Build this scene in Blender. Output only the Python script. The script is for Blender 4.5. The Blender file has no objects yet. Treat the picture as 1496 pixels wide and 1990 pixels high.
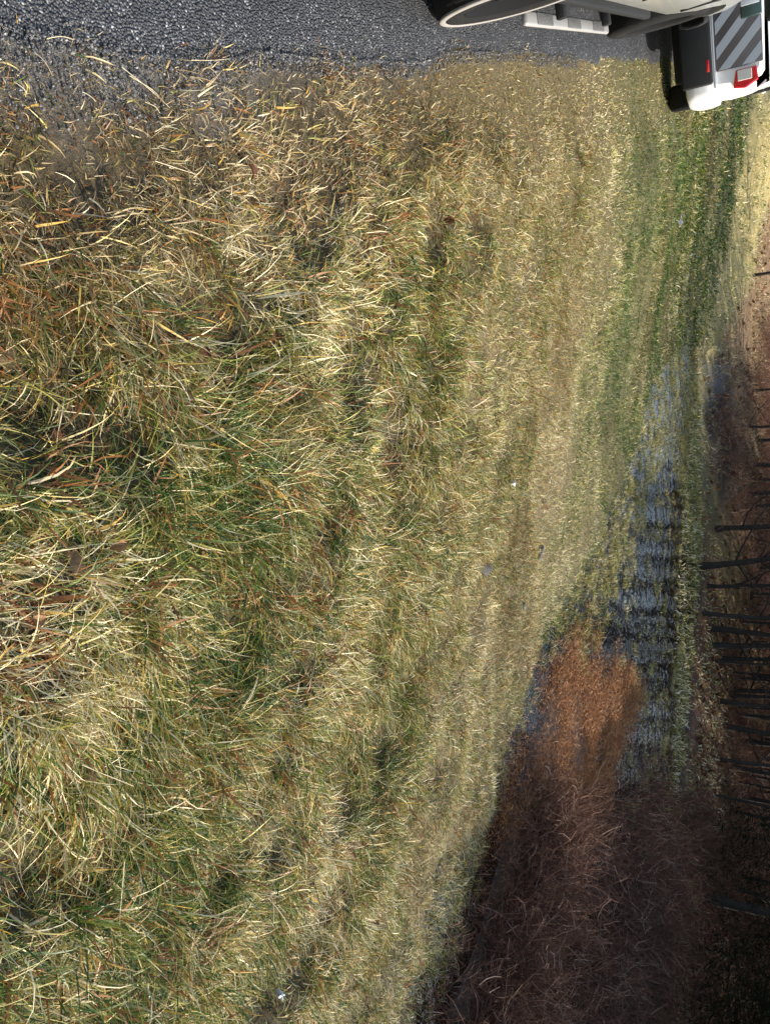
import bpy, bmesh, math, random
import numpy as np
from mathutils import Vector, Matrix
R = math.radians
rng = np.random.default_rng(7)
random.seed(7)
sc = bpy.context.scene
COL = sc.collection

# ------------------------------------------------------------------ camera (held sideways)
YAW, PITCH, CAMH = R(26), R(30), 1.65
hd = Vector((math.sin(YAW), math.cos(YAW), 0)); rt = Vector((math.cos(YAW), -math.sin(YAW), 0)); zz = Vector((0, 0, 1))
fw = math.cos(PITCH)*hd - math.sin(PITCH)*zz
up = math.sin(PITCH)*hd + math.cos(PITCH)*zz
cd = bpy.data.cameras.new('camera'); cam = bpy.data.objects.new('camera', cd); COL.objects.link(cam)
M = Matrix.Identity(4)
for i in range(3):
    M[i][0] = up[i]; M[i][1] = -rt[i]; M[i][2] = -fw[i]
M[0][3], M[1][3], M[2][3] = 0, 0, CAMH
cam.matrix_world = M
cd.sensor_fit = 'VERTICAL'; cd.sensor_height = 36; cd.lens = 1562/1990*36
cd.clip_start = 0.05; cd.clip_end = 3000
sc.camera = cam

# ------------------------------------------------------------------ light
SUN_AZ, SUN_EL = R(92), R(29)          # azimuth from +Y (along the road) towards +X
w = bpy.data.worlds.new('World'); sc.world = w; w.use_nodes = True
nt = w.node_tree; nt.nodes.clear()
sky = nt.nodes.new('ShaderNodeTexSky'); sky.sky_type = 'NISHITA'; sky.sun_disc = False
sky.sun_elevation = SUN_EL; sky.sun_rotation = SUN_AZ; sky.air_density = 1.1; sky.dust_density = 2.2; sky.ozone_density = 1.0
bg = nt.nodes.new('ShaderNodeBackground'); bg.inputs[1].default_value = 0.15
wo = nt.nodes.new('ShaderNodeOutputWorld')
nt.links.new(sky.outputs[0], bg.inputs[0]); nt.links.new(bg.outputs[0], wo.inputs[0])
sl = bpy.data.lights.new('sun', 'SUN'); sl.energy = 5.0; sl.angle = R(0.53); sl.color = (1.0, 0.93, 0.82)
so = bpy.data.objects.new('sun', sl); COL.objects.link(so)
sd = Vector((math.sin(SUN_AZ)*math.cos(SUN_EL), math.cos(SUN_AZ)*math.cos(SUN_EL), math.sin(SUN_EL)))
so.rotation_euler = sd.to_track_quat('Z', 'Y').to_euler(); so.location = sd*40
sc.view_settings.view_transform = 'Standard'; sc.view_settings.look = 'None'
sc.view_settings.exposure = 0.84; sc.view_settings.gamma = 1.0
try:
    sc.cycles.use_denoising = True; sc.cycles.max_bounces = 6; sc.cycles.transparent_max_bounces = 8
except Exception:
    pass

# ------------------------------------------------------------------ noise
def _h(ix, iy, s):
    n = (ix.astype(np.int64)*374761393 + iy.astype(np.int64)*668265263 + s*974711) & 0x7fffffff
    n = ((n ^ (n >> 13))*1274126177) & 0x7fffffff
    n = (n ^ (n >> 16)) & 0xffff
    return n/65535.0
def vn(x, y, s=0):
    x = np.asarray(x, float); y = np.asarray(y, float)
    ix = np.floor(x); iy = np.floor(y); fx = x-ix; fy = y-iy
    fx = fx*fx*(3-2*fx); fy = fy*fy*(3-2*fy)
    a = _h(ix, iy, s); b = _h(ix+1, iy, s); c = _h(ix, iy+1, s); d = _h(ix+1, iy+1, s)
    return a*(1-fx)*(1-fy)+b*fx*(1-fy)+c*(1-fx)*fy+d*fx*fy
def fbm(x, y, s=0, o=3):
    t = 0; a = 0.5; tot = 0
    for i in range(o):
        t = t + a*vn(x*2**i, y*2**i, s+i*17); tot += a; a *= 0.5
    return t/tot
def sst(a, b, x):
    t = np.clip((x-a)/(b-a), 0, 1); return t*t*(3-2*t)

# ------------------------------------------------------------------ terrain
ZW = -0.62
_sy = [-40, -5, 0, 3, 4, 5.3, 7, 9.3, 10.8, 13, 15, 16.2, 17]
_sx = [5.6, 5.4, 4.95, 4.45, 4.17, 3.85, 3.8, 3.6, 3.25, 3.3, 4.0, 4.7, 5.2]
_fy = [-40, 0, 8.6, 10.3, 12.4, 14, 15.2, 16.2, 17]
_fx = [10.6, 10.4, 10.1, 9.6, 8.1, 6.9, 5.8, 4.9, 5.2]
ROADX0, ROADX1 = -6.6, -0.4
def shore(y): return np.interp(y, _sy, _sx) + 0.25*(fbm(np.asarray(y)*1.1, 3.0+0*np.asarray(y), 5)-.5)
def farsh(y): return np.interp(y, _fy, _fx) + 0.5*(fbm(np.asarray(y)*.7, 9.0+0*np.asarray(y), 6)-.5)
def road_edge(y): return ROADX1 + 0.14*(fbm(np.asarray(y)*1.6, 0*np.asarray(y), 8, 4)-.5) - 0.10*sst(2.5, 1.2, np.asarray(y))
def field_d(x, y):
    # signed distance past the crest line of the far field
    nx, ny = 3.9, 3.33; n = math.hypot(nx, ny); nx, ny = nx/n, ny/n
    return (x-0.34)*nx + (y-18.24)*ny + 0.5*(fbm(x*.4, y*.4, 44)-.5)
def height(x, y, bumps=True):
    x = np.asarray(x, float); y = np.asarray(y, float)
    xs = shore(y); xf = farsh(y)
    t = np.clip((x-0.1)/(xs-0.1), 0, 1)
    verge = -0.60*(0.25*t + 0.75*t*t*(3-2*t))
    inp = np.clip(np.minimum(x-xs, xf-x), 0, None)          # inside the pool
    pool = ZW + 0.02 - 0.08*sst(0, .16, inp) - 0.14*sst(0, 1.6, inp)
    litter = sst(0.3, .7, x-xs)*sst(6.9, 5.7, x+0.5*fbm(x, y, 70))*sst(6.6, 5.7, y-1.0*(x-4.6))
    pool = pool*(1-litter) + litter*(ZW+.03)
    far = ZW + 0.02 + 0.42*(1-np.exp(-np.clip(x-xf, 0, None)/1.6)) + 0.035*np.clip(x-xf, 0, 60)
    verge = verge - .016*sst(.3, -.2, x)
    z = np.where(x < xs, verge, np.where(x < xf, pool, far))
    endp = sst(15.6, 17.6, y)
    z = z*(1-endp) + endp*(-0.42 + 0.0*x)*sst(-0.4, 3.5, x)
    fd = field_d(x, y)
    z = z + (0.34*sst(-0.2, 1.6, fd) + 0.025*np.clip(fd-1, 0, 30))*sst(-0.6, 1.0, x)*sst(13.0, 14.5, y)
    if bumps:
        wv = (.12+.88*sst(-0.35, 0.25, x))*(1-.6*sst(0, .4, x-xs)*sst(0, .4, xf-x))
        z = z + wv*(0.10*(fbm(x*.9, y*.9, 11)-.5) + 0.19*(fbm(x*3.1, y*3.1, 12, 2)-.5)*(.28+.72*sst(6.5, 3.2, y+.3*x)))
        wv = wv*(1-.5*np.exp(-((x-xs)/.25)**2))
        z = z + wv*(.015+.045*sst(5.0, 3.0, np.hypot(x, y)))*(fbm(x*8.0, y*8.0, 14, 2)-.5)
        # the dip under the kerbside tussocks
        z = z - 0.07*np.exp(-(((x-0.25)/.3)**2 + ((y-1.15)/.25)**2))
    roadm = sst(-0.10, -0.26, x-ROADX1)*sst(-0.10, 0.05, x-ROADX0)
    z = z*(1-roadm) - 0.07*roadm
    z = np.where(x < ROADX0-0.1, -0.05 - 0.04*np.clip(ROADX0-x, 0, 12) + 0.2*(fbm(x*.3, y*.3, 21)-.5), z)
    return z

def woods_m(x, y):
    bx = np.interp(y, [13.6, 14.4, 15.6, 17.3, 19.7, 23.3, 28, 60], [6.4, 4.5, 3.9, 3.4, 2.9, 2.5, 2.4, 2.4])
    return sst(-.35, .45, x-bx+.8*(fbm(x*.5, y*.5, 31)-.5))*sst(13.4, 14.4, y)

# ------------------------------------------------------------------ material helpers
def mat(name):
    m = bpy.data.materials.new(name); m.use_nodes = True
    n = m.node_tree; n.nodes.clear()
    return m, n
def N(n, t, **kw):
    o = n.nodes.new(t)
    for k, v in kw.items(): setattr(o, k, v)
    return o
def ramp(n, fac, stops, interp='LINEAR'):
    r = N(n, 'ShaderNodeValToRGB'); r.color_ramp.interpolation = interp
    e = r.color_ramp.elements
    while len(e) > 1: e.remove(e[-1])
    e[0].position = stops[0][0]; e[0].color = (*stops[0][1], 1)
    for p, c in stops[1:]:
        k = e.new(p); k.color = (*c, 1)
    n.links.new(fac, r.inputs[0]); return r.outputs[0]
def noise(n, scale, detail=3, rough=.6, vec=None, dim='3D'):
    t = N(n, 'ShaderNodeTexNoise'); t.inputs['Scale'].default_value = scale
    t.inputs['Detail'].default_value = detail; t.inputs['Roughness'].default_value = rough
    if vec is not None: n.links.new(vec, t.inputs['Vector'])
    return t.outputs['Fac']
def geo_pos(n): return N(n, 'ShaderNodeNewGeometry').outputs['Position']
def bump(n, hgt, strength, dist, normal=None):
    b = N(n, 'ShaderNodeBump'); b.inputs['Strength'].default_value = strength; b.inputs['Distance'].default_value = dist
    n.links.new(hgt, b.inputs['Height'])
    if normal is not None: n.links.new(normal, b.inputs['Normal'])
    return b.outputs[0]
def principled(n, color=None, rough=.5, metal=0, spec=.5, coat=0, normal=None):
    p = N(n, 'ShaderNodeBsdfPrincipled')
    if color is not None:
        if hasattr(color, 'is_linked') or hasattr(color, 'links'): n.links.new(color, p.inputs['Base Color'])
        else: p.inputs['Base Color'].default_value = (*color, 1)
    if hasattr(rough, 'links'): n.links.new(rough, p.inputs['Roughness'])
    else: p.inputs['Roughness'].default_value = rough
    p.inputs['Metallic'].default_value = metal; p.inputs['Specular IOR Level'].default_value = spec
    p.inputs['Coat Weight'].default_value = coat; p.inputs['Coat Roughness'].default_value = .05
    if normal is not None: n.links.new(normal, p.inputs['Normal'])
    return p
def out(n, sh):
    o = N(n, 'ShaderNodeOutputMaterial'); n.links.new(sh, o.inputs['Surface'])
def mixc(n, fac, a, b, mode='MIX'):
    m = N(n, 'ShaderNodeMix', data_type='RGBA', blend_type=mode)
    for s, v in ((m.inputs[0], fac), (m.inputs[6], a), (m.inputs[7], b)):
        if hasattr(v, 'links'): n.links.new(v, s)
        elif isinstance(v, tuple): s.default_value = (*v, 1)
        else: s.default_value = v
    return m.outputs[2]
def math_(n, op, a, b=0.0, c=None):
    m = N(n, 'ShaderNodeMath', operation=op)
    for i, v in enumerate((a, b) if c is None else (a, b, c)):
        if hasattr(v, 'links'): n.links.new(v, m.inputs[i])
        else: m.inputs[i].default_value = v
    return m.outputs[0]
def attr(n, name, typ='GEOMETRY', o='Fac'):
    a = N(n, 'ShaderNodeAttribute'); a.attribute_type = typ; a.attribute_name = name
    return a.outputs[o]
MATS = {}
def simple(name, color, rough=.5, metal=0, spec=.5, coat=0, var=0.0, vscale=8, bmp=0, bscale=60):
    if name in MATS: return MATS[name]
    m, n = mat(name); pos = N(n, 'ShaderNodeTexCoord').outputs['Object']
    c = color
    if var:
        c = mixc(n, noise(n, vscale, 4, .6, pos), tuple(k*(1-var) for k in color), tuple(min(1, k*(1+var)) for k in color))
    nm = bump(n, noise(n, bscale, 3, .6, pos), bmp, .01) if bmp else None
    out(n, principled(n, c, rough, metal, spec, coat, nm).outputs[0]); MATS[name] = m
    return m

# ground
def m_ground():
    m, n = mat('ground_soil'); pos = geo_pos(n)
    soil = ramp(n, noise(n, 26, 8, .8, pos), [(.35, (.016, .012, .007)), (.52, (.050, .036, .018)), (.64, (.12, .085, .042)), (.75, (.20, .15, .08))])
    soil = mixc(n, attr(n, 'crumb'), soil, ramp(n, noise(n, 120, 3, .8, pos), [(.35, (.035, .035, .037)), (.50, (.095, .095, .098)), (.66, (.24, .235, .23))]))
    lit = ramp(n, noise(n, 14, 6, .75, pos), [(.3, (.040, .018, .010)), (.5, (.12, .052, .024)), (.62, (.19, .085, .038)), (.78, (.26, .14, .068))])
    fld = ramp(n, noise(n, 3, 6, .7, pos), [(.3, (.20, .17, .06)), (.6, (.38, .30, .12))])
    tanl = ramp(n, noise(n, 10, 6, .75, pos), [(.3, (.09, .052, .026)), (.5, (.21, .125, .058)), (.7, (.33, .21, .10))])
    lit = mixc(n, attr(n, 'tan'), lit, tanl)
    th = ramp(n, noise(n, 75, 5, .8, pos), [(.34, (.035, .026, .012)), (.48, (.13, .10, .042)), (.60, (.27, .21, .09)), (.72, (.42, .33, .16))])
    soil = mixc(n, attr(n, 'thatch'), soil, th)
    soil = mixc(n, attr(n, 'moss'), soil, ramp(n, noise(n, 11, 6, .75, pos), [(.3, (.050, .052, .020)), (.5, (.10, .095, .038)), (.7, (.18, .155, .07))]))
    c = mixc(n, attr(n, 'litter'), soil, lit)
    c = mixc(n, attr(n, 'mud'), c, ramp(n, noise(n, 12, 4, .7, pos), [(.35, (.016, .013, .010)), (.65, (.045, .034, .024))]))
    c = mixc(n, attr(n, 'field'), c, fld)
    nm = bump(n, noise(n, 40, 5, .7, pos), .6, .02)
    wet = math_(n, 'SUBTRACT', .9, math_(n, 'MULTIPLY', attr(n, 'wet'), .55))
    out(n, principled(n, c, wet, 0, .35, 0, nm).outputs[0]); return m
def m_asphalt():
    m, n = mat('asphalt'); pos = geo_pos(n)
    v = N(n, 'ShaderNodeTexVoronoi'); v.inputs['Scale'].default_value = 125; n.links.new(pos, v.inputs['Vector'])
    vs = N(n, 'ShaderNodeSeparateColor'); n.links.new(v.outputs['Color'], vs.inputs[0])
    st = ramp(n, vs.outputs[0], [(0, (.016, .018, .022)), (.45, (.032, .035, .042)), (.75, (.058, .062, .071)), (.94, (.12, .122, .13)), (1, (.46, .46, .46))])
    big = noise(n, 2.2, 5, .65, pos)
    c = mixc(n, ramp(n, big, [(.35, (0, 0, 0)), (.65, (1, 1, 1))]), st, mixc(n, .55, st, (.026, .028, .032)))
    hh = math_(n, 'SUBTRACT', 1.0, math_(n, 'MULTIPLY', v.outputs['Distance'], 1.6))
    nm = bump(n, hh, .9, .008)
    nm = bump(n, noise(n, 30, 4, .7, pos), .5, .012, nm)
    rg = ramp(n, vs.outputs[1], [(0, (.38, .38, .38)), (1, (.75, .75, .75))])
    out(n, principled(n, c, rg, 0, .5, 0, nm).outputs[0]); return m
def m_blade(inst):
    m, n = mat('grass_blade')
    rnd = attr(n, 'rnd'); tone = attr(n, 'tone'); dry = attr(n, 'dry', 'INSTANCER' if inst else 'GEOMETRY')
    f = math_(n, 'ADD', math_(n, 'ADD', math_(n, 'MULTIPLY', rnd, 1.0), .0), math_(n, 'MULTIPLY', math_(n, 'SUBTRACT', dry, .5), 1.15))
    c = ramp(n, f, [(0, (.022, .065, .008)), (.20, (.070, .145, .014)), (.38, (.18, .225, .030)), (.50, (.32, .30, .045)),
                    (.64, (.49, .39, .12)), (.80, (.64, .52, .23)), (.95, (.80, .71, .45))])
    c = mixc(n, attr(n, 'dead'), c, mixc(n, rnd, (.11, .066, .030), (.44, .30, .15)))
    red = ramp(n, tone, [(0, (0, 0, 0)), (.925, (0, 0, 0)), (.94, (1, 1, 1))])
    c = mixc(n, red, c, (.24, .095, .025))
    org = ramp(n, tone, [(0, (1, 1, 1)), (.028, (1, 1, 1)), (.034, (0, 0, 0))])
    c = mixc(n, org, c, (.50, .30, .05))
    d = N(n, 'ShaderNodeBsdfDiffuse'); n.links.new(c, d.inputs[0])
    t = N(n, 'ShaderNodeBsdfTranslucent'); n.links.new(c, t.inputs[0])
    g = N(n, 'ShaderNodeBsdfGlossy'); g.inputs['Roughness'].default_value = .5; g.inputs[0].default_value = (1, .97, .88, 1)
    a = N(n, 'ShaderNodeMixShader'); a.inputs[0].default_value = .20
    n.links.new(d.outputs[0], a.inputs[1]); n.links.new(t.outputs[0], a.inputs[2])
    b = N(n, 'ShaderNodeMixShader'); b.inputs[0].default_value = .035
    n.links.new(a.outputs[0], b.inputs[1]); n.links.new(g.outputs[0], b.inputs[2])
    out(n, b.outputs[0]); return m
def m_brown(name, stops, rough=.5, spec=.4, trans=.1):
    m, n = mat(name); c = ramp(n, attr(n, 'rnd'), stops)
    p = principled(n, c, rough, 0, spec)
    t = N(n, 'ShaderNodeBsdfTranslucent'); n.links.new(c, t.inputs[0])
    a = N(n, 'ShaderNodeMixShader'); a.inputs[0].default_value = trans
    n.links.new(p.outputs[0], a.inputs[1]); n.links.new(t.outputs[0], a.inputs[2])
    out(n, a.outputs[0]); return m
def m_water():
    m, n = mat('water'); pos = geo_pos(n)
    mp = N(n, 'ShaderNodeMapping'); mp.inputs['Scale'].default_value = (1, 1, .2); n.links.new(pos, mp.inputs['Vector'])
    nm = bump(n, noise(n, 4.5, 2, .5, mp.outputs[0]), 1.0, .014)
    nm = bump(n, noise(n, 13, 2, .5, mp.outputs[0]), .8, .006, nm)
    tr = N(n, 'ShaderNodeBsdfTransparent'); tr.inputs[0].default_value = (.62, .50, .36, 1)
    g = N(n, 'ShaderNodeBsdfGlossy'); g.inputs['Roughness'].default_value = .02; g.inputs[0].default_value = (1, 1, 1, 1)
    fr = N(n, 'ShaderNodeFresnel'); fr.inputs[0].default_value = 1.33
    n.links.new(nm, fr.inputs[1]); n.links.new(nm, g.inputs['Normal'])
    b = N(n, 'ShaderNodeMixShader'); n.links.new(fr.outputs[0], b.inputs[0])
    n.links.new(tr.outputs[0], b.inputs[1]); n.links.new(g.outputs[0], b.inputs[2])
    out(n, b.outputs[0]); return m
MATS['ground'] = m_ground(); MATS['asphalt'] = m_asphalt(); MATS['blade'] = m_blade(False); MATS['blade_i'] = m_blade(True); MATS['water'] = m_water()
MATS['twig'] = m_brown('dead_twig', [(0, (.050, .025, .018)), (.5, (.135, .066, .044)), (.9, (.21, .112, .076)), (1, (.44, .32, .25))], .8, .1)
MATS['debris'] = m_brown('wet_debris', [(0, (.10, .036, .012)), (.5, (.29, .115, .034)), (.85, (.45, .20, .065)), (1, (.62, .36, .15))], .55, .25)
MATS['leaf'] = m_brown('fallen_leaf', [(0, (.06, .025, .014)), (.4, (.14, .058, .026)), (.7, (.22, .105, .045)), (1, (.34, .21, .11))], .75, .2, .15)
MATS['bark'] = simple('bark', (.036, .029, .024), .9, 0, .2, 0, .5, 14, .9, 30)
MATS['needle'] = m_brown('evergreen_spray', [(0, (.008, .010, .006)), (.6, (.016, .020, .011)), (1, (.030, .030, .020))], 1.0, .0, .05)

# ------------------------------------------------------------------ mesh helpers
def link(name, me, m, parent=None, kind=None, label=None, cat=None, group=None, smooth=False):
    o = bpy.data.objects.new(name, me); COL.objects.link(o)
    if m is not None and not me.materials: me.materials.append(m)
    if parent is not None: o.parent = parent
    if kind: o['kind'] = kind
    if label: o['label'] = label
    if cat: o['category'] = cat
    if group: o['group'] = group
    if smooth: me.shade_smooth()
    return o
def mesh_np(name, V, Fs, attrs=None, smooth=False):
    me = bpy.data.meshes.new(name)
    V = np.asarray(V, np.float32); Fs = [np.asarray(f, np.int32) for f in Fs if len(f)]
    me.vertices.add(len(V)); me.vertices.foreach_set('co', V.ravel())
    nl = sum(f.size for f in Fs); npoly = sum(len(f) for f in Fs)
    me.loops.add(nl); me.polygons.add(npoly)
    me.loops.foreach_set('vertex_index', np.concatenate([f.ravel() for f in Fs]))
    tot = np.concatenate([np.full(len(f), f.shape[1], np.int32) for f in Fs])
    st = np.concatenate([[0], np.cumsum(tot)[:-1]]).astype(np.int32)
    me.polygons.foreach_set('loop_start', st)
    if smooth: me.polygons.foreach_set('use_smooth', np.ones(npoly, bool))
    me.update(calc_edges=True)
    for k, a in (attrs or {}).items():
        at = me.attributes.new(k, 'FLOAT', 'POINT'); at.data.foreach_set('value', np.asarray(a, np.float32))
    me.validate()
    return me
def empty(name, loc, label, cat, group=None, rz=0):
    o = bpy.data.objects.new(name, None); COL.objects.link(o); o.location = loc; o.rotation_euler.z = rz
    o['label'] = label; o['category'] = cat
    if group: o['group'] = group
    o.empty_display_size = .2
    return o
def bm_mesh(name, bm):
    me = bpy.data.meshes.new(name); bm.normal_update(); bm.to_mesh(me); bm.free(); return me
def tubes(polys, sides=5):
    """list of (points Nx3, radii N) -> V, quads, per-vert tube id"""
    V = []; Q = []; ids = []; base = 0
    ang = np.arange(sides)/sides*2*math.pi
    for ti, (p, r) in enumerate(polys):
        p = np.asarray(p, float); r = np.asarray(r, float); k = len(p)
        d = np.gradient(p, axis=0); d /= np.linalg.norm(d, axis=1)[:, None]+1e-9
        ref = np.array([0, 0, 1.]) if abs(d[0][2]) < .9 else np.array([1., 0, 0])
        a = np.cross(d, ref); a /= np.linalg.norm(a, axis=1)[:, None]+1e-9
        b = np.cross(d, a)
        ring = p[:, None, :] + r[:, None, None]*(np.cos(ang)[None, :, None]*a[:, None, :] + np.sin(ang)[None, :, None]*b[:, None, :])
        V.append(ring.reshape(-1, 3))
        i = np.arange(k-1)[:, None]*sides + np.arange(sides)[None, :]
        j = np.arange(k-1)[:, None]*sides + (np.arange(sides)[None, :]+1) % sides
        Q.append((np.stack([i, j, j+sides, i+sides], -1).reshape(-1, 4)+base))
        ids.append(np.full(k*sides, ti)); base += k*sides
    return np.concatenate(V), np.concatenate(Q), np.concatenate(ids)

# ------------------------------------------------------------------ ground sheet
def axis(lo, hi, d0, d1, step, grow=1.18, lim=700):
    a = list(np.arange(lo, hi, step)); s = step; x = hi
    while x < d1: a.append(x); s *= grow; x += s
    a.append(d1); s = step; x = lo-step; b = []
    while x > d0: b.append(x); s *= grow; x -= s
    b.append(d0)
    return np.array(b[::-1]+a)
ax = axis(-1.2, 12.0, -700, 700, 0.075); ay = axis(-0.5, 21.0, -500, 900, 0.085)
GX, GY = np.meshgrid(ax, ay, indexing='ij')
GZ = height(GX, GY)
nx, ny = GX.shape
V = np.stack([GX.ravel(), GY.ravel(), GZ.ravel()], 1)
i = (np.arange(nx-1)[:, None]*ny + np.arange(ny-1)[None, :]).ravel()
Q = np.stack([i, i+ny, i+ny+1, i+1], 1)
gx, gy = V[:, 0], V[:, 1]
inpool = sst(0, .4, gx-shore(gy))*sst(17, 16, gy)
woods = sst(-0.3, .8, gx-farsh(gy))*sst(5, 7, gx)
woods2 = woods_m(gx, gy)
fieldw = sst(-.2, .9, field_d(gx, gy))*(1-woods2)*sst(13, 14.5, gy)
fieldw = np.maximum(fieldw, (gx < ROADX0-.2)*1.0)
me = mesh_np('ground', V, [Q], {'litter': np.clip(inpool+woods+woods2, 0, 1), 'field': fieldw, 'thatch': .12+.50*sst(2.8, 4.6, np.hypot(gx, gy)), 'moss': sst(6.5, 8.5, gy)*.8, 'mud': sst(-.15, .1, gx-shore(gy))*sst(.1, -.2, gx-farsh(gy))*sst(16.4, 15.5, gy)*.9, 'tan': woods2*sst(8.5, 6.0, gx), 'crumb': sst(.22, .05, gx-road_edge(gy)+.3*(fbm(gx*5, gy*5, 33)-.5))*(.25+.75*sst(2.7, 2.0, gy)), 'wet': sst(-.1, .5, gx-shore(gy))*sst(.8, 0, gx-farsh(gy))}, True)
link('ground', me, MATS['ground'], kind='structure')

# road: a slab with a ragged crumbling edge
ry = np.unique(np.concatenate([np.linspace(-80, -1, 60), np.arange(-1, 16, .035), np.geomspace(16, 800, 80)]))
ex = road_edge(ry) + 0.035*(vn(ry*11, 0*ry, 3)-.5)
ex = np.where((ry > -1) & (ry < 16), ex, ROADX1)
offs = np.array([0.0, -.02, -.08, -.2, -.5, -1.2, -3.1, -5.2, -6.2])
rows = []
for k, o_ in enumerate(offs):
    zz_ = 0.0 - 0.022*math.exp(-abs(o_)/.05) + 0.03*(1-((o_+3.1)/3.1)**2)*.6
    rows.append(np.stack([ex+o_, ry, np.full_like(ry, zz_) + (0.006*(fbm(ry*6, ry*0+o_*6, 9)-.5))], 1))
bot0 = rows[0].copy(); bot0[:, 2] = -0.09; bot1 = rows[-1].copy(); bot1[:, 2] = -0.09
rows = [bot0]+rows+[bot1]
V = np.concatenate(rows); n_ = len(ry); Q = []
for k in range(len(rows)-1):
    a = k*n_+np.arange(n_-1); Q.append(np.stack([a, a+n_, a+n_+1, a+1], 1)[:, ::-1])
link('road', mesh_np('road', V, [np.concatenate(Q)], None, True), MATS['asphalt'], kind='structure')

# water sheet
wy = np.arange(-40, 17.4, .25); m_ = 24
L = shore(wy)-.5; Rr = np.maximum(farsh(wy)+.5, L+.05)
tt = np.linspace(0, 1, m_)
WX = L[:, None]*(1-tt)+Rr[:, None]*tt; WY = np.repeat(wy[:, None], m_, 1)
V = np.stack([WX.ravel(), WY.ravel(), np.full(WX.size, ZW)], 1)
i = (np.arange(len(wy)-1)[:, None]*m_+np.arange(m_-1)[None, :]).ravel()
link('water', mesh_np('water', V, [np.stack([i, i+1, i+m_+1, i+m_], 1)], None, True), MATS['water'], kind='structure')

# ------------------------------------------------------------------ scattering (uncountable vegetation only)
def ribbons(P0, az, pitch0, curl, length, width, seg=4, roll=None, rnd=None, tone=None):
    """curved blades: start points, azimuth, start pitch above horizontal, total pitch drop"""
    n = len(P0); V = np.zeros((n, seg*2+1, 3)); p = P0.copy(); az0 = az; bend = rng.normal(0, .75, n)
    st = length/seg
    for s in range(seg+1):
        t = s/seg
        pit = pitch0 - curl*t; az = az0 + bend*t*t
        d = np.stack([np.cos(pit)*np.cos(az), np.cos(pit)*np.sin(az), np.sin(pit)], 1)
        side = np.stack([-np.sin(az), np.cos(az), 0*az], 1)
        nrm = np.cross(side, d)
        rl = roll if roll is not None else 0*az
        sv = side*np.cos(rl)[:, None]+nrm*np.sin(rl)[:, None]
        wd = width*(1-t**1.6)*(.55+.45*min(1, t*4+.3))
        if s < seg:
            V[:, s*2] = p-sv*wd[:, None]/2; V[:, s*2+1] = p+sv*wd[:, None]/2
            p = p+d*st[:, None]
        else: V[:, s*2] = p
    k = seg*2+1; b = (np.arange(n)*k)[:, None]
    quads = np.concatenate([b+np.array([[2*s, 2*s+1, 2*s+3, 2*s+2]]) for s in range(seg-1)])
    tris = b+np.array([[2*seg-2, 2*seg-1, 2*seg]])
    A = {'rnd': np.repeat(rnd if rnd is not None else rng.random(n), k), 'tone': np.repeat(tone if tone is not None else rng.random(n), k)}
    return V.reshape(-1, 3), quads, tris, A
def proto(name, ms, m):
    """unlinked prototypes, kept only as instance sources of the scatter"""
    c = bpy.data.collections.new(name)
    for k, me in enumerate(ms):
        if not me.materials: me.materials.append(m)
        o = bpy.data.objects.new('%s_%02d' % (name, k), me); c.objects.link(o)
    return c
def scatter(name, P, rot, scl, idx, dry, coll, label, cat, kind='stuff'):
    me = bpy.data.meshes.new(name); me.vertices.add(len(P)); me.vertices.foreach_set('co', np.asarray(P, np.float32).ravel())
    for k, t, d in (('rot', 'FLOAT_VECTOR', rot), ('scl', 'FLOAT_VECTOR', scl), ('idx', 'INT', idx), ('dry', 'FLOAT', dry)):
        a = me.attributes.new(k, t, 'POINT'); d = np.asarray(d)
        if t == 'FLOAT_VECTOR': a.data.foreach_set('vector', d.astype(np.float32).ravel())
        else: a.data.foreach_set('value', d.astype(np.int32 if t == 'INT' else np.float32))
    o = link(name, me, None, kind=kind, label=label, cat=cat)
    g = bpy.data.node_groups.new(name, 'GeometryNodeTree')
    g.interface.new_socket('Geometry', in_out='INPUT', socket_type='NodeSocketGeometry')
    g.interface.new_socket('Geometry', in_out='OUTPUT', socket_type='NodeSocketGeometry')
    gi = g.nodes.new('NodeGroupInput'); go = g.nodes.new('NodeGroupOutput')
    iop = g.nodes.new('GeometryNodeInstanceOnPoints'); ci = g.nodes.new('GeometryNodeCollectionInfo')
    ci.inputs['Collection'].default_value = coll; ci.inputs['Separate Children'].default_value = True; ci.inputs['Reset Children'].default_value = True
    def na(nm, ty):
        q = g.nodes.new('GeometryNodeInputNamedAttribute'); q.data_type = ty; q.inputs['Name'].default_value = nm; return q.outputs[0]
    g.links.new(gi.outputs[0], iop.inputs['Points']); g.links.new(ci.outputs[0], iop.inputs['Instance'])
    iop.inputs['Pick Instance'].default_value = True
    g.links.new(na('idx', 'INT'), iop.inputs['Instance Index'])
    e2r = g.nodes.new('FunctionNodeEulerToRotation'); g.links.new(na('rot', 'FLOAT_VECTOR'), e2r.inputs[0]); g.links.new(e2r.outputs[0], iop.inputs['Rotation'])
    g.links.new(na('scl', 'FLOAT_VECTOR'), iop.inputs['Scale'])
    g.links.new(iop.outputs[0], go.inputs[0])
    md = o.modifiers.new('scatter', 'NODES'); md.node_group = g
    return o
def wedge(r0, r1, dens, half=R(50)):
    area = half*(r1*r1-r0*r0); n = int(area*dens)
    r = np.sqrt(rng.random(n)*(r1*r1-r0*r0)+r0*r0); a = (rng.random(n)*2-1)*half + YAW
    return r*np.sin(a), r*np.cos(a)

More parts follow.
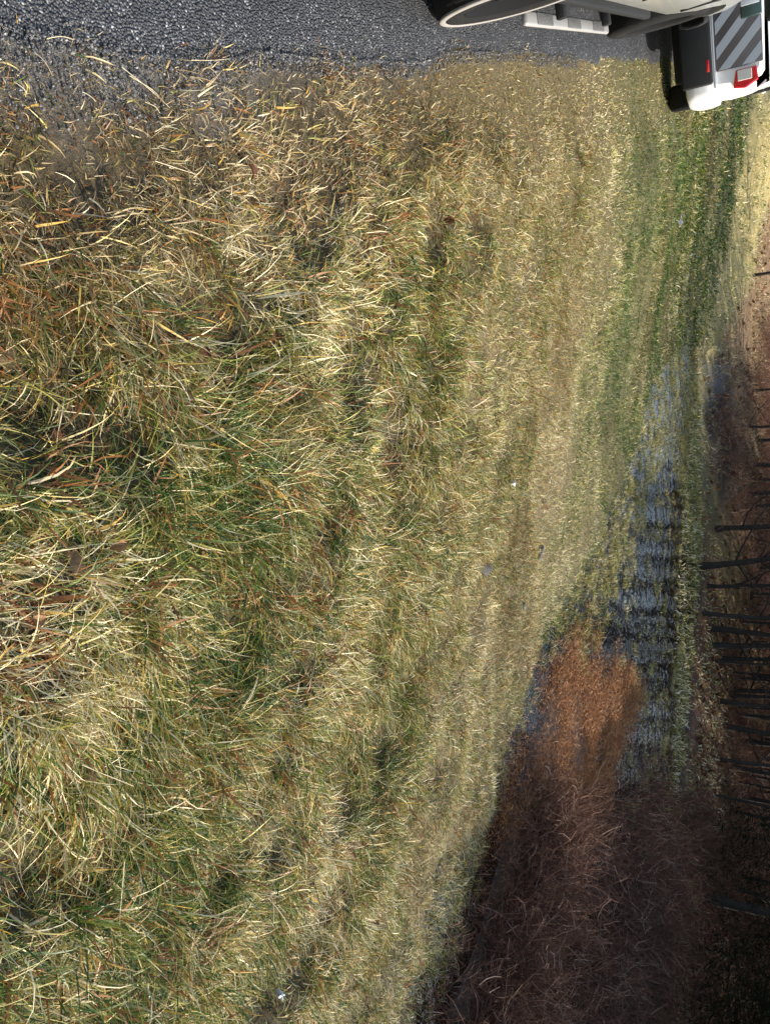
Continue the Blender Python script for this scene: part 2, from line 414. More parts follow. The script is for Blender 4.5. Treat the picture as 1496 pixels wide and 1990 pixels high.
# --- grass: every blade is its own ribbon, grown in locks that share direction and colour
def tuft(nb, rad, lmin, lmax, wmin, wmax, pit, pits, curl, azs, seg=4):
    a = rng.random(nb)*2*math.pi; r = rad*np.sqrt(rng.random(nb))
    P0 = np.stack([r*np.cos(a), r*np.sin(a), np.full(nb, -.01)], 1)
    az = rng.normal(0, azs, nb); ln = lmin+(lmax-lmin)*rng.random(nb)**1.5
    V, q, t, A = ribbons(P0, az, np.clip(rng.normal(pit, pits, nb), .05, 1.5), np.clip(rng.normal(curl, .35, nb), 0, 2.0), ln, wmin+(wmax-wmin)*rng.random(nb)**2,
                         seg, rng.normal(0, .5, nb))
    V[:, 2] = np.maximum(V[:, 2], -.012)
    return mesh_np('tuft', V, [q, t], A, True)
up_t = [tuft(40, .07, .05, .13, .003, .007, R(48), R(24), R(60), R(120), 3) for _ in range(6)]
C_up = proto('upright_tuft', up_t, MATS['blade_i'])
def dryness(x, y):
    d = 0.53 + .5*sst(3.5, 5.5, np.hypot(x, y))*(fbm(x*.4+7, y*1.8, 55, 2)-.5) + 0.45*(fbm(x*1.1, y*1.1, 51)-.5) + 0.6*(fbm(x*4.0, y*4.0, 52, 2)-.5) + .35*sst(3, 5, np.hypot(x, y))*(fbm(x*9, y*9, 54, 2)-.5)
    d = d - .02*sst(2.0, 4.5, np.hypot(x, y)) + .14*np.exp(-(((x-1.6)/1.5)**2+((y-5.8)/1.3)**2)) - 0.20*np.exp(-(((x-.15)/.45)**2+((y-1.3)/.35)**2))
    d = d - 0.34*sst(6.7, 8.0, y+.12*(x-1.5)+1.0*(fbm(x*.8, y*.8, 56)-.5))*sst(-.3, .5, x)*(.2+1.6*fbm(x*.4, y*1.8, 57, 2))      # greener growth in the wet low strip
    return np.clip(d + .10*sst(.5, .0, x), 0, 1)                                      # worn dead edge beside the asphalt
def lay(x, y): return R(14) + R(130)*(fbm(x*.7, y*.7, 61, 2)-.5) + R(150)*(fbm(x*2.6, y*2.6, 62, 2)-.5)
def onverge(x, y):
    k = (x > road_edge(y)-.05) & (x < shore(y)+.10+.6*(fbm(x*2.3, y*2.3, 86, 2)-.46)*sst(8.5, 6.0, y))
    k = k & ((x > road_edge(y)+.10) | (fbm(x*9, y*9, 83, 2) > .47))
    return k & ~((y > 15.4) & (woods_m(x, y) > rng.random(len(x))))
def place(x, y, z0=0.0):
    return np.stack([x, y, height(x, y)+z0], 1)
def grass(name, label, bands, filt, seg, dryf, azs=R(34), gap=.0, half=R(43), dead=0.0):
    """bands: (r0, r1, locks per m2, blades per lock, lock radius, lmin, lmax, wmin, wmax, mean pitch)"""
    PV = []; PQ = []; PT = []; AT = {'rnd': [], 'tone': [], 'dry': [], 'dead': []}; base = 0
    for (r0, r1, dens, nb, rad, lmin, lmax, wmin, wmax, pit) in bands:
        x, y = wedge(r0, r1, dens, R(53) if r1 < 3 else half); k = filt(x, y); x, y = x[k], y[k]
        if gap:
            g = .6*fbm(x*3.1, y*3.1, 12, 2)+.4*fbm(x*6.5, y*6.5, 71, 2); far_ = sst(4.0, 6.0, np.hypot(x, y)); g = g*(1-far_)+far_*(.35*fbm(x*3.1, y*3.1, 12, 2)+.65*fbm(x*9, y*9, 73, 2)); k = g > (gap-.06*far_-.09+.18*rng.random(len(x)))*sst(11.0, 8.0, np.hypot(x, y)); x, y = x[k], y[k]
        n = len(x); az = lay(x, y)+rng.normal(0, R(38), n); dr = np.clip(dryf(x, y)+rng.normal(0, .20, n), 0, 1)
        sc_ = (.65+.7*fbm(x*1.6, y*1.6, 72, 2))*(.5+.5*sst(-.35, .45, x)); pl = rng.normal(0, R(9), n)
        rus = rng.random(n) < .05; grn = rng.random(n) < .13; dr = np.where(grn, dr-.35, dr); bro = np.where(grn, 1.35, 1.0)
        rus = np.repeat(rus, nb); bro = np.repeat(bro, nb)
        x = np.repeat(x, nb)+rng.normal(0, rad, n*nb); y = np.repeat(y, nb)+rng.normal(0, rad, n*nb)
        m = n*nb; az = np.repeat(az, nb)+rng.normal(0, azs, m); sc_ = np.repeat(sc_, nb)*(.85+.3*rng.random(m)); dr = np.repeat(dr, nb)
        k = (x > road_edge(y)-.07)
        x, y, az, sc_, dr = x[k], y[k], az[k], sc_[k], dr[k]; p = np.clip(np.repeat(pl, nb)[k]+rng.normal(pit, R(17), len(x)), R(4), R(84)); m = len(x)
        ln = (lmin+(lmax-lmin)*rng.random(m)**1.6)*sc_; wd = wmin+(wmax-wmin)*rng.random(m)**1.6; tn = rng.random(m); tn = np.where(rus[k] & (rng.random(m) < .7), .96, tn); tn = tn if r0 < 6 else .1+.8*tn; wd = wd*bro[k]*np.where((tn > .925) | (tn < .05), 1.7, 1)
        dd = sst(.50, -.1, x-.35*(fbm(x*2, y*2, 58)-.5))*sst(5.5, 3.5, y)*.75*(rng.random(m) < .7)
        dd = np.maximum(dd, .38*sst(.55, .72, fbm(x*1.4, y*1.4, 59, 3)))
        dd = np.maximum(dd, dead)
        P0 = np.stack([x, y, np.maximum(height(x, y)-.008, np.where((x > 2.5) & (y < 16), ZW-.012, -9))], 1)
        V, q, t, A = ribbons(P0, az, p, np.clip(rng.normal(R(45), R(32), m), R(-20), R(130)), ln, wd, seg, rng.normal(0, .6, m), None, tn)
        kk = seg*2+1
        floor_ = np.repeat(P0[:, 2]-.02, kk); V[:, 2] = np.maximum(V[:, 2], floor_)
        PV.append(V); PQ.append(q+base); PT.append(t+base); base += len(V)
        AT['rnd'].append(A['rnd']); AT['tone'].append(A['tone']); AT['dry'].append(np.repeat(dr, kk)); AT['dead'].append(np.repeat(dd, kk))
    me = mesh_np(name, np.concatenate(PV), [np.concatenate(PQ), np.concatenate(PT)], {k: np.concatenate(v) for k, v in AT.items()}, True)
    return link(name, me, MATS['blade'], kind='stuff', label=label, cat='grass')
grass('long_grass', 'long straw and green grass laid over beside the asphalt',
      [(0.7, 2.3, 640, 20, .026, .06, .22, .0024, .0062, R(29)), (2.3, 4.0, 600, 18, .028, .05, .17, .0024, .0058, R(29)), (4.0, 7.0, 300, 14, .030, .04, .13, .0026, .0056, R(30))],
      lambda x, y: onverge(x, y) & (rng.random(len(x)) < .35+.65*sst(-.3, .25, x)) & (rng.random(len(x)) < sst(7.4, 2.8, np.hypot(x, y)+2.2*(fbm(x*.8, y*.8, 81)-.5))), 4, dryness, R(36), .42)
grass('short_grass', 'short mown straw coloured grass on the slope above the water',
      [(0.8, 2.3, 420, 16, .045, .04, .13, .002, .0042, R(32)), (2.3, 4.0, 520, 16, .040, .03, .11, .0022, .0045, R(32))],
      onverge, 3, dryness, R(60), .33)
grass('mown_grass', 'matted straw and green turf running down to the shallow water',
      [(4.0, 6.5, 860, 13, .034, .03, .085, .0022, .0044, R(32)),
       (6.5, 9.5, 560, 11, .045, .03, .08, .0034, .0066, R(34)), (9.5, 13.5, 300, 11, .060, .035, .09, .006, .012, R(34))],
      onverge, 2, dryness, R(60), .33)
grass('edge_grass', 'short brown dead grass straggling over the broken asphalt edge',
      [(0.8, 2.4, 1300, 14, .03, .03, .10, .002, .0042, R(24)), (2.4, 4.5, 900, 13, .035, .03, .09, .0024, .0048, R(24)), (4.5, 9.0, 200, 12, .045, .03, .09, .004, .007, R(30))],
      lambda x, y: (x > road_edge(y)-.02+.30*(fbm(x*6, y*6, 84, 2)-.45)) & (x < road_edge(y)+.65), 3, lambda x, y: dryness(x, y)+.05, R(70), 0, R(43), .45)
grass('distant_grass', 'dull green grass on the low strip before the far field',
      [(12.0, 20.0, 80, 12, .11, .045, .12, .012, .022, R(38)), (20.0, 34.0, 5, 12, .30, .06, .16, .02, .04, R(42))],
      lambda x, y: ((onverge(x, y) | ((y > 16) & (x > -.4))) & (field_d(x, y) < .3) & (woods_m(x, y) < rng.random(len(x)))), 3, dryness, R(70))
grass('field_grass', 'sunlit pale yellow green grass on the far field',
      [(13.0, 20.0, 34, 12, .14, .04, .12, .012, .022, R(42)), (20.0, 34.0, 7, 12, .30, .05, .12, .02, .04, R(42)), (34, 60, 1.2, 12, .6, .06, .14, .05, .09, R(42))],
      lambda x, y: (field_d(x, y) > .2) & (x > -.2) & (woods_m(x, y) < rng.random(len(x))), 2, lambda x, y: np.clip(.74+.5*(fbm(x*.35, y*.9, 53)-.5), 0, 1), R(70))

grass('dead_grass', 'low tan brown dead grass under the bare trees past the far field',
      [(12.0, 20.0, 26, 12, .16, .05, .16, .010, .02, R(42)), (20.0, 32.0, 7, 12, .3, .06, .18, .02, .04, R(42))],
      lambda x, y: (woods_m(x, y) > rng.random(len(x))) & (x < 9.5), 2, lambda x, y: .7+0*x, R(70), 0, R(43), .72)

# --- tufts standing in the flooded part
def pool_tufts():
    x, y = wedge(4.0, 17.5, 170, R(46))
    k = (x > shore(y)-.1) & (x < farsh(y)+.15); x, y = x[k], y[k]
    dens = .35*fbm(x*1.3, y*1.3, 91, 3)+.65*fbm(x*4.2, y*3.2, 98, 2)
    z1 = np.maximum(sst(7.4, 9.4, y+.3*x-1.2), np.maximum(sst(5.6, 6.8, y)*sst(1.3, .8, x-shore(y)), .55*sst(.45, .2, x-shore(y))))                        # grassy, northern part of the pool
    k = rng.random(len(x)) < z1*(.10+.90*sst(.51, .58, dens-.05+.5*sst(1.5, .6, x-shore(y))+.7*sst(11.4, 13.0, y-.35*(x-5))-.03+.1*sst(.8, .1, farsh(y)-x))); x, y = x[k], y[k]; n = len(x)
    s = .7+.6*rng.random(n)
    z = np.full(n, ZW-.004)
    rot = np.stack([rng.normal(0, .1, n), rng.normal(0, .1, n), rng.random(n)*6.28], 1)
    scatter('flooded_grass', np.stack([x, y, z], 1), rot, np.stack([s*.8, s*.8, s*.5], 1), rng.integers(0, 6, n), np.clip(.36+.35*(fbm(x*.8, y*.8, 92)-.3)+rng.normal(0, .1, n), 0, 1), C_up,
            'olive green grass tufts standing in the shallow flood water', 'grass')
pool_tufts()

# --- brown wet debris mat at the near side of the pool
def debris_mat():
    ms = []
    for _ in range(6):
        nb = 60; a = rng.random(nb)*6.28; r = .13*np.sqrt(rng.random(nb))
        P0 = np.stack([r*np.cos(a), r*np.sin(a), .035*rng.random(nb)**2], 1)
        V, q, t, A = ribbons(P0, rng.random(nb)*6.28, rng.normal(.18, .35, nb), rng.normal(.3, .35, nb), .015+.045*rng.random(nb), .0014+.0028*rng.random(nb), 3, rng.normal(0, .8, nb))
        ms.append(mesh_np('debris', V, [q, t], A, True))
    c = proto('debris_clump', ms, MATS['debris'])
    x, y = wedge(3.5, 11.0, 420, R(45))
    k = (x > shore(y)+.05) & (x < farsh(y)); x, y = x[k], y[k]
    z1 = sst(6.9, 5.9, y-1.0*(x-4.6)+.9*(fbm(x*2.5, y*2.5, 94)-.5))*sst(7.0, 5.9, x)*sst(3.6, 4.5, y)*sst(.0, .55, x-shore(y)-.12+.3*(fbm(x*2.2, y*2.2, 95)-.5))
    k = rng.random(len(x)) < z1*(.30+.70*sst(.38, .56, fbm(x*2.4, y*2.4, 96, 2))); x, y = x[k], y[k]; n = len(x)
    z = np.maximum(height(x, y), ZW-.004)+.002
    s = .8+.6*rng.random(n)
    scatter('wet_debris', np.stack([x, y, z], 1), np.stack([0*x, 0*x, rng.random(n)*6.28], 1), np.stack([s]*3, 1), rng.integers(0, 6, n), 0*x, c,
            'wet rusty brown mat of dead stems in the shallow water', 'debris')
debris_mat()

# --- dead brown brush
def twigs():
    ms = []
    for _ in range(7):
        polys = []
        for s in range(18):
            a = rng.random()*6.28; L_ = rng.uniform(.2, .62); tilt = rng.uniform(.2, 1.15)
            p = [np.array([rng.normal(0, .10), rng.normal(0, .10), -.05])]; d = np.array([math.cos(a)*math.sin(tilt), math.sin(a)*math.sin(tilt), math.cos(tilt)])
            for k in range(6):
                d = d+rng.normal(0, .22, 3); d[2] -= .06; d /= np.linalg.norm(d); p.append(p[-1]+d*L_/6)
            r0 = rng.uniform(.0014, .0032) if s > 4 else rng.uniform(.0035, .0065); polys.append((p, np.linspace(r0, r0*.35, 7)))
            for b in range(4):
                j = rng.integers(2, 6); q = [p[j]]; e = d+rng.normal(0, .8, 3); e /= np.linalg.norm(e); l2 = L_*rng.uniform(.2, .45)
                for k in range(3):
                    e = e+rng.normal(0, .25, 3); e /= np.linalg.norm(e); q.append(q[-1]+e*l2/3)
                polys.append((q, np.linspace(r0*.6, r0*.25, 4)))
        V, Q, ids = tubes(polys, 3); rv = rng.random(len(polys)); rv[:25] = .45+.55*rv[:25]
        ms.append(mesh_np('brush', V, [Q], {'rnd': rv[ids]}, True))
    c = proto('brush_clump', ms, MATS['twig'])
    x, y = wedge(3.8, 25.0, 90, R(48))
    xs = shore(y)
    m1 = sst(-.05, .3, x-xs+.7*(fbm(x*1.5, y*1.5, 35)-.42))*sst(5.2, 4.0, y-.78*(x-4.8)-1.3*sst(6.3, 8.0, x))            # near side of the pool
    m2 = np.maximum(sst(1.0, 2.4, x-farsh(y))*.6, .30*woods_m(x, y)*sst(4.0, 6.5, x))*sst(27, 21, y)
    k = rng.random(len(x)) < np.maximum(m1, m2)*(.35+.65*sst(.35, .55, fbm(x*1.3, y*1.3, 97, 2))); x, y = x[k], y[k]; n = len(x)
    z = height(x, y); s = (.75+.9*rng.random(n))*(.5+.5*sst(4.3, 5.6, x))*(1+.9*sst(12.5, 14, x)*rng.random(n))*(1-.35*sst(0, .5, x-farsh(y))*sst(12.5, 11, x))
    scatter('dead_brush', np.stack([x, y, z], 1), np.stack([rng.normal(0, .35, n), rng.normal(0, .35, n), rng.random(n)*6.28], 1), np.stack([s, s, s*.75], 1), rng.integers(0, 7, n), 0*x, c,
            'tangled dark brown brush of dead stems in and beside the pool', 'brush')
twigs()

# --- leaf litter under the trees
def leaf_mesh(nm, L_, seed):
    r = np.random.default_rng(seed); k = 9; t = np.linspace(0, 1, k)
    wv = .30*L_*np.sin(math.pi*t**.85)**.8*(1+.35*np.sin(t*22+seed)); wv[0] = .01*L_; wv[-1] = .01*L_
    zc = .22*L_*np.sin(t*3.5+r.random()*3); cu = r.uniform(.5, 1.1)
    V = []
    for j in range(k):
        for s in (-1, -.5, 0, .5, 1): V.append(((t[j]-.5)*L_, s*wv[j], zc[j]+cu*abs(s)*wv[j]*abs(s)))
    i = (np.arange(k-1)[:, None]*5+np.arange(4)[None, :]).ravel()
    return mesh_np(nm, V, [np.stack([i, i+5, i+6, i+1], 1)], {'rnd': np.full(len(V), r.random())}, True)
def litter():
    c = proto('litter_leaf', [leaf_mesh('litter', .075, 200+k) for k in range(8)], MATS['leaf'])
    x, y = wedge(8, 30, 70, R(44))
    mk = np.maximum(sst(-.1, .6, x-farsh(y))*sst(5, 7, x), woods_m(x, y)*(.12+.88*sst(5.5, 8.5, x))); k = rng.random(len(x)) < mk*.8; x, y = x[k], y[k]; n = len(x)
    s = .8+.9*rng.random(n)
    scatter('leaf_litter', place(x, y, .015), np.stack([rng.normal(0, .4, n), rng.normal(0, .4, n), rng.random(n)*6.28], 1), np.stack([s]*3, 1), rng.integers(0, 8, n), 0*x, c,
            'reddish brown leaf litter under the bare trees on the far bank', 'leaf litter')
litter()

# --- loose aggregate and grit along the broken asphalt edge
def stone_mesh(nm, seed, sub=1, s=(1, 1, .7), rough=.25):
    bm = bmesh.new(); bmesh.ops.create_icosphere(bm, subdivisions=sub, radius=1); r = random.Random(seed)
    for v in bm.verts:
        k = 1+rough*(r.random()-.5)*2; v.co = Vector((v.co.x*s[0]*k, v.co.y*s[1]*k, v.co.z*s[2]*k))
    return bm_mesh(nm, bm)
def m_grit():
    m, n = mat('grit'); c = ramp(n, attr(n, 'dry', 'INSTANCER'), [(0, (.035, .036, .04)), (.5, (.085, .085, .09)), (.9, (.15, .15, .148)), (1, (.30, .29, .28))])
    out(n, principled(n, c, .55, 0, .5).outputs[0]); return m
def grit():
    c = proto('grit_stone', [stone_mesh('grit', k) for k in range(6)], m_grit())
    y = 0.9+5.5*rng.random(15000)**1.9; e = road_edge(y)
    wd = .06+.16*sst(2.6, 1.6, y); x = e-.02+wd*rng.random(len(y))**1.6 - .10*rng.random(len(y))*(rng.random(len(y)) < .35)
    n = len(x); z = np.where(x < e-.01, -.006, height(x, y)+.006); s = .0014+.0042*rng.random(n)**4
    scatter('edge_grit', np.stack([x, y, z], 1), rng.random((n, 3))*6, np.stack([s]*3, 1), rng.integers(0, 6, n), rng.random(n), c,
            'loose grey grit along the crumbling asphalt edge', 'grit')
grit()

# ------------------------------------------------------------------ pixel helper for small finds in the grass (world positions measured from the photograph)
def find(xt, yt, z):
    u, v = yt, 1496-xt
    d = fw*1562 + rt*(u-995) - up*(v-748); t = (z-CAMH)/d.z
    return d.x*t, d.y*t
def atground(xt, yt):
    z = -.2
    for _ in range(24):
        x, y = find(xt, yt, z); z = .5*z+.5*float(height(np.array([x]), np.array([y]))[0])
    return x, y, float(height(np.array([x]), np.array([y]))[0])

# stones and bits of litter
def stone(px, size, sc_, col, name, label, seed, cat='stone', lift=.008):
    x, y, z = atground(*px)
    me = stone_mesh(name, seed, 2, sc_, .12)
    o = link(name, me, col, label=label, cat=cat); o.location = (x, y, z+lift); o.scale = (size,)*3; o.rotation_euler = (.2, .1, seed*1.3)
    me.shade_smooth(); return o
dark_stone = simple('dark_stone', (.045, .045, .05), .7, 0, .4, 0, .4, 20, .5, 50)
pale_stone = simple('pale_stone', (.15, .14, .13), .8, 0, .3, 0, .35, 20, .5, 50)
white_lit = simple('white_plastic', (.50, .52, .56), .35, 0, .5, 0, .1, 20)
stone((938, 1100), .06, (1.2, .9, .7), dark_stone, 'field_stone', 'dark rounded stone sunk in the straw coloured grass', 3)
stone((1046, 1075), .05, (1.7, .6, .6), pale_stone, 'field_stone', 'long pale stone on the grass beside the flooded brush', 4)
stone((1016, 1178), .035, (1.2, .6, .5), pale_stone, 'field_stone', 'small pale chip of stone at the edge of the mown grass', 5)
def scrap(px, l_, w_, label, seed, rz, lift=.03, tall=.02):
    x, y, z = atground(*px); r = random.Random(seed); k = 7; V = []
    for a in range(k):
        for b in range(4):
            V.append(((a/(k-1)-.5)*l_+r.gauss(0, .004), (b/3-.5)*w_*(1+.3*r.random()), tall*math.sin(a*1.3+b)+r.gauss(0, .004)))
    i = (np.arange(k-1)[:, None]*4+np.arange(3)[None, :]).ravel()
    o = link('paper_scrap', mesh_np('paper_scrap', V, [np.stack([i, i+4, i+5, i+1], 1)], None, True), white_lit, label=label, cat='litter')
    sm = o.modifiers.new('thick', 'SOLIDIFY'); sm.thickness = .002
    o.location = (x, y, z+lift); o.rotation_euler = (.35, .1, rz)
scrap((987, 938), .055, .02, 'small crumpled white scrap lying in the mown grass below the slope', 1, .9)
scrap((1313, 430), .14, .03, 'white scrap on the dull green strip near the chevron striped car', 2, -.3, .05)
scrap((525, 1925), .04, .02, 'crumpled white scrap pressed among long straw blades', 3, .4, .05)

# fallen leaves lying in the grass, each its own thing
lv = [leaf_mesh('fallen_leaf', .085, 300+k) for k in range(7)]
spots = [(270, 835), (100, 850), (130, 1090), (215, 1060), (620, 760), (735, 340), (470, 340), (680, 1378), (490, 1350), (160, 1500), (60, 1200),
         (1055, 985), (350, 1560), (520, 660), (860, 430), (720, 1790), (610, 1560), (440, 1180), (300, 1280), (820, 930), (380, 690), (200, 1750)]
for k, (a, b) in enumerate(spots):
    x, y, z = atground(a, b); me = lv[k % 7]
    o = link('fallen_leaf', me, MATS['leaf'], label='curled reddish brown leaf lying in the roadside grass', cat='leaf', group='fallen leaves in the grass')
    d = math.hypot(x, y); s = rng.uniform(.35, .75)
    o.location = (x, y, z+.03); o.scale = (s, s, s); o.rotation_euler = (rng.normal(0, .5), rng.normal(0, .5), rng.random()*6.28)

# long pale dead stems strewn on the broken asphalt edge
def straw_mat():
    m, n = mat('pale_straw'); out(n, principled(n, ramp(n, noise(n, 30, 3, .6, geo_pos(n)), [(.3, (.34, .27, .15)), (.7, (.58, .50, .34))]), .6, 0, .3).outputs[0]); return m
SM = straw_mat()
ends = [((225, 135), (320, 215)), ((240, 150), (300, 195)), ((180, 228), (220, 229)), ((80, 80), (132, 80)), ((60, 110), (90, 150)), ((150, 185), (175, 200)), ((365, 120), (440, 118)),
        ((20, 160), (45, 190)), ((270, 200), (300, 225)), ((375, 1700), (420, 1760)), ((380, 1690), (375, 1745)), ((420, 1760), (500, 1735)), ((250, 330), (340, 352)), ((95, 1470), (180, 1510))]
for k, (a, b) in enumerate(ends):
    p, q = np.array(atground(*a)), np.array(atground(*b)); lift = .012 if a[1] < 240 else .085
    p[2] = max(p[2], -.01)+lift; q[2] = max(q[2], -.01)+lift; t = np.linspace(0, 1, 7)[:, None]
    P = p*(1-t)+q*t; P[:, 2] += .008*np.sin(t[:, 0]*3.1); P[:, 0] += .003*np.sin(t[:, 0]*4+k)
    r0 = .0009+.0006*rng.random(); c0 = P.mean(0)
    V, Qs, _ = tubes([(P-c0, np.linspace(r0, r0*.6, 7))], 5)
    lab = 'pale dry straw stem lying across the broken asphalt edge' if a[1] < 240 else 'thick pale dry stem lying on top of the grass'
    o = link('straw_stem', mesh_np('straw_stem', V, [Qs], None, True), SM, label=lab, cat='stem', group='straw stems on the asphalt edge' if a[1] < 240 else 'thick dry stems on the grass')
    o.location = c0

# ------------------------------------------------------------------ trees
def limb(p, d, L_, r0, n, jit, gr=0.0):
    P = [np.array(p, float)]; d = np.array(d, float)
    for k in range(n):
        d = d+np.random.default_rng(int(abs(P[-1].sum()*9973)) % 99991+k).normal(0, jit, 3); d[2] += gr; d /= np.linalg.norm(d); P.append(P[-1]+d*L_/n)
    return np.array(P)
def tree_mesh(H_, r0, seed, low):
    g = np.random.default_rng(seed)
    tp = limb((0, 0, -.3), (g.normal(0, .06), g.normal(0, .06), 1), H_, r0, 12, .05, .03)
    tr = np.linspace(r0, r0*.18, 13); tr[0] *= 1.5; tr[1] *= 1.1
    Vt, Qt, _ = tubes([(tp, tr)], 9)
    pol = []
    for b in range(26):
        t = g.uniform(low, .97); j = min(11, int(t*12)); f = t*12-j; p = tp[j]*(1-f)+tp[j+1]*f
        a = g.random()*6.28; el = g.uniform(.2, 1.0); d = (math.cos(a)*math.cos(el), math.sin(a)*math.cos(el), math.sin(el))
        L_ = H_*g.uniform(.14, .32)*(1.15-t); rb = r0*(1-t*.8)*g.uniform(.28, .5)
        bp = limb(p, d, L_, rb, 6, .16, .05); pol.append((bp, np.linspace(rb, rb*.25, 7)))
        for s in range(5):
            k = g.integers(1, 7); d2 = bp[min(k, 6)]-bp[k-1]; d2 = d2/np.linalg.norm(d2)+g.normal(0, .55, 3); d2 /= np.linalg.norm(d2)
            l2 = L_*g.uniform(.25, .55); sp = limb(bp[k], d2, l2, 0, 4, .18, .03); r2 = max(.003, rb*.35); pol.append((sp, np.linspace(r2, r2*.3, 5)))
            for u_ in range(2):
                e = d2+g.normal(0, .6, 3); e /= np.linalg.norm(e); kk = g.integers(1, 5)
                tp2 = limb(sp[kk], e, l2*.5, 0, 3, .2); pol.append((tp2, np.linspace(max(.002, r2*.4), .0015, 4)))
    Vc, Qc, _ = tubes(pol, 4)
    return mesh_np('trunk', Vt, [Qt], None, True), mesh_np('crown', Vc, [Qc], None, True)
TM = [tree_mesh(6.5, .06, 1, .12), tree_mesh(6.0, .045, 2, .10), tree_mesh(7.5, .08, 3, .2), tree_mesh(4.5, .028, 4, .06), tree_mesh(5.2, .035, 5, .06)]
tspots = [((1448, 1030), 1), ((1440, 1105), 0), ((1444, 1140), 4), ((1436, 1195), 1), ((1446, 1225), 1), ((1432, 1260), 0), ((1446, 1290), 3), ((1432, 1318), 4), ((1455, 1345), 1),
          ((1430, 1372), 3), ((1462, 535), 4), ((1455, 830), 3), ((1460, 760), 3), ((1462, 905), 4), ((1452, 960), 1), ((1435, 1440), 1), ((1450, 1490), 3), ((1452, 1560), 0), ((1430, 1520), 3), ((1446, 1620), 4)]
tl = ['slender bare tree in the leaf litter beyond the flood water', 'thin bare sapling in the leaf litter beyond the flood water', 'thick dark bare trunk in the leaf litter beyond the flood water']
deep = []
near_ = []
for k in range(600):
    y = float(rng.uniform(9.8, 16.5)); x = float(farsh(y))+float(rng.uniform(1.1, 5.0))
    if all((x-a)**2+(y-b)**2 > .22 for a, b in near_): near_.append((x, y))
    if len(near_) >= 54: break
tspots += [(p_, int(rng.choice([1, 1, 3, 3, 4, 4]))) for p_ in near_]
for k in range(400):
    x, y = rng.uniform(9.5, 30), rng.uniform(9, 34)
    if x < float(farsh(y))+2.2 or (11 < x < 15 and y < 11) or (y > 15.5 and x < 15): continue
    if all((x-a)**2+(y-b)**2 > 1.3 for a, b in deep): deep.append((x, y))
    if len(deep) >= 16: break
for k, (px, v) in enumerate(tspots+[(d_, int(rng.choice([1, 3, 4, 0]))) for d_ in deep]):
    if k < 20: x, y, z = atground(*px)
    else: x, y = px; z = float(height(np.array([x]), np.array([y]))[0])
    lab = tl[2] if v == 2 else tl[0] if v in (0, 1) else tl[1]
    if k >= len(tspots): lab = 'bare tree standing deep in the wood behind the far bank'
    if k < len(tspots) and y < 10.5: lab = lab.replace('beyond the flood water', 'beside the evergreens')
    if k == 10: lab = 'lone thin bare sapling in the brown ground beyond the far field'
    e = empty('bare_tree', (x, y, z), lab, 'tree', 'bare trees on the far bank', rng.random()*6.28); s = rng.uniform(.85, 1.15); e.scale = (s, s, s)
    link('trunk', TM[v][0], MATS['bark'], e); link('crown', TM[v][1], MATS['bark'], e)
# dense dark evergreens on the far bank at the right
def cedar(seed, H_, W_):
    g = np.random.default_rng(seed); pol = []
    tp = limb((0, 0, -.2), (0, 0, 1), H_, .08, 8, .03, .03)
    Vt, Qt, _ = tubes([(tp, np.linspace(.09, .02, 9))], 8)
    n = 13000; t = g.random(n)**.8; a = g.random(n)*6.28
    rr = W_*1.25*(1-t)**.38*(.35+.65*g.random(n)**.5)*(1+.25*np.sin(a*3+t*9)+.2*np.sin(a*7+t*23))
    P0 = np.stack([rr*np.cos(a), rr*np.sin(a), .15+t*H_*.97], 1)
    V, q, tt_, A = ribbons(P0, a+g.normal(0, .6, n), g.normal(.3, .5, n), g.normal(.3, .4, n), .07+.09*g.random(n), .010+.018*g.random(n), 2, g.normal(0, .9, n), g.random(n))
    return mesh_np('trunk', Vt, [Qt], None, True), mesh_np('crown', V, [q, tt_], A, True)
CM = [cedar(11, 3.6, 1.25), cedar(12, 3.1, 1.1), cedar(13, 4.1, 1.35)]
cs = [(10.9, 5.0, 1), (10.9, 2.5, 1), (11.2, 6.4, 1), (11.2, 9.3, 0), (11.6, 7.4, 1), (12.4, 5.6, 2), (13.0, 8.6, 2), (11.3, 3.6, 0), (12.2, 1.4, 1), (14.2, 6.6, 0), (14.4, 10.2, 1), (11.4, -.8, 2)]
for k, (x, y, v) in enumerate(cs):
    z = float(height(np.array([x]), np.array([y]))[0])
    e = empty('evergreen_tree', (x, y, z), 'dense dark evergreen bush on the bank beyond the brown brush', 'evergreen', 'evergreens on the far bank', rng.random()*6.28)
    q_ = .84 if 4.5 < y < 9.0 else 1.0; e.scale = (q_, q_, q_)
    link('trunk', CM[v][0], MATS['bark'], e); link('crown', CM[v][1], MATS['needle'], e)

# ------------------------------------------------------------------ cars
silver = simple('silver_paint', (.45, .46, .44), .32, .35, .5, 0.7, .12, 7)
white = simple('white_paint', (.76, .76, .74), .4, 0, .5, .6, .10, 7)
rubber = simple('rubber', (.011, .011, .011), .85, 0, .15, 0, .3, 12, .4, 60)
plastic = simple('black_plastic', (.012, .013, .014), .7, 0, .2, 0, .2, 12, .2, 90)
chrome = simple('bright_alloy', (.70, .70, .70), .28, .9, .5, 0, .08, 10)
stepm = simple('step_alloy', (.30, .295, .285), .5, .3, .5, 0, .06, 10)
tread = simple('step_tread', (.10, .10, .098), .7, 0, .4, 0, .25, 30, .6, 80)
glass = simple('tinted_glass', (.012, .016, .017), .06, 0, .8)
redl = simple('red_lens', (.55, .012, .02), .15, 0, .6, .5)
clearl = simple('clear_lens', (.55, .54, .50), .12, 0, .6, .5)
s_lt = simple('pale_stripe', (.38, .41, .44), .35, 0, .5)
s_dk = simple('dark_stripe', (.060, .056, .062), .4, 0, .5)
teal = simple('dark_trim', (.022, .045, .045), .3, 0, .5)
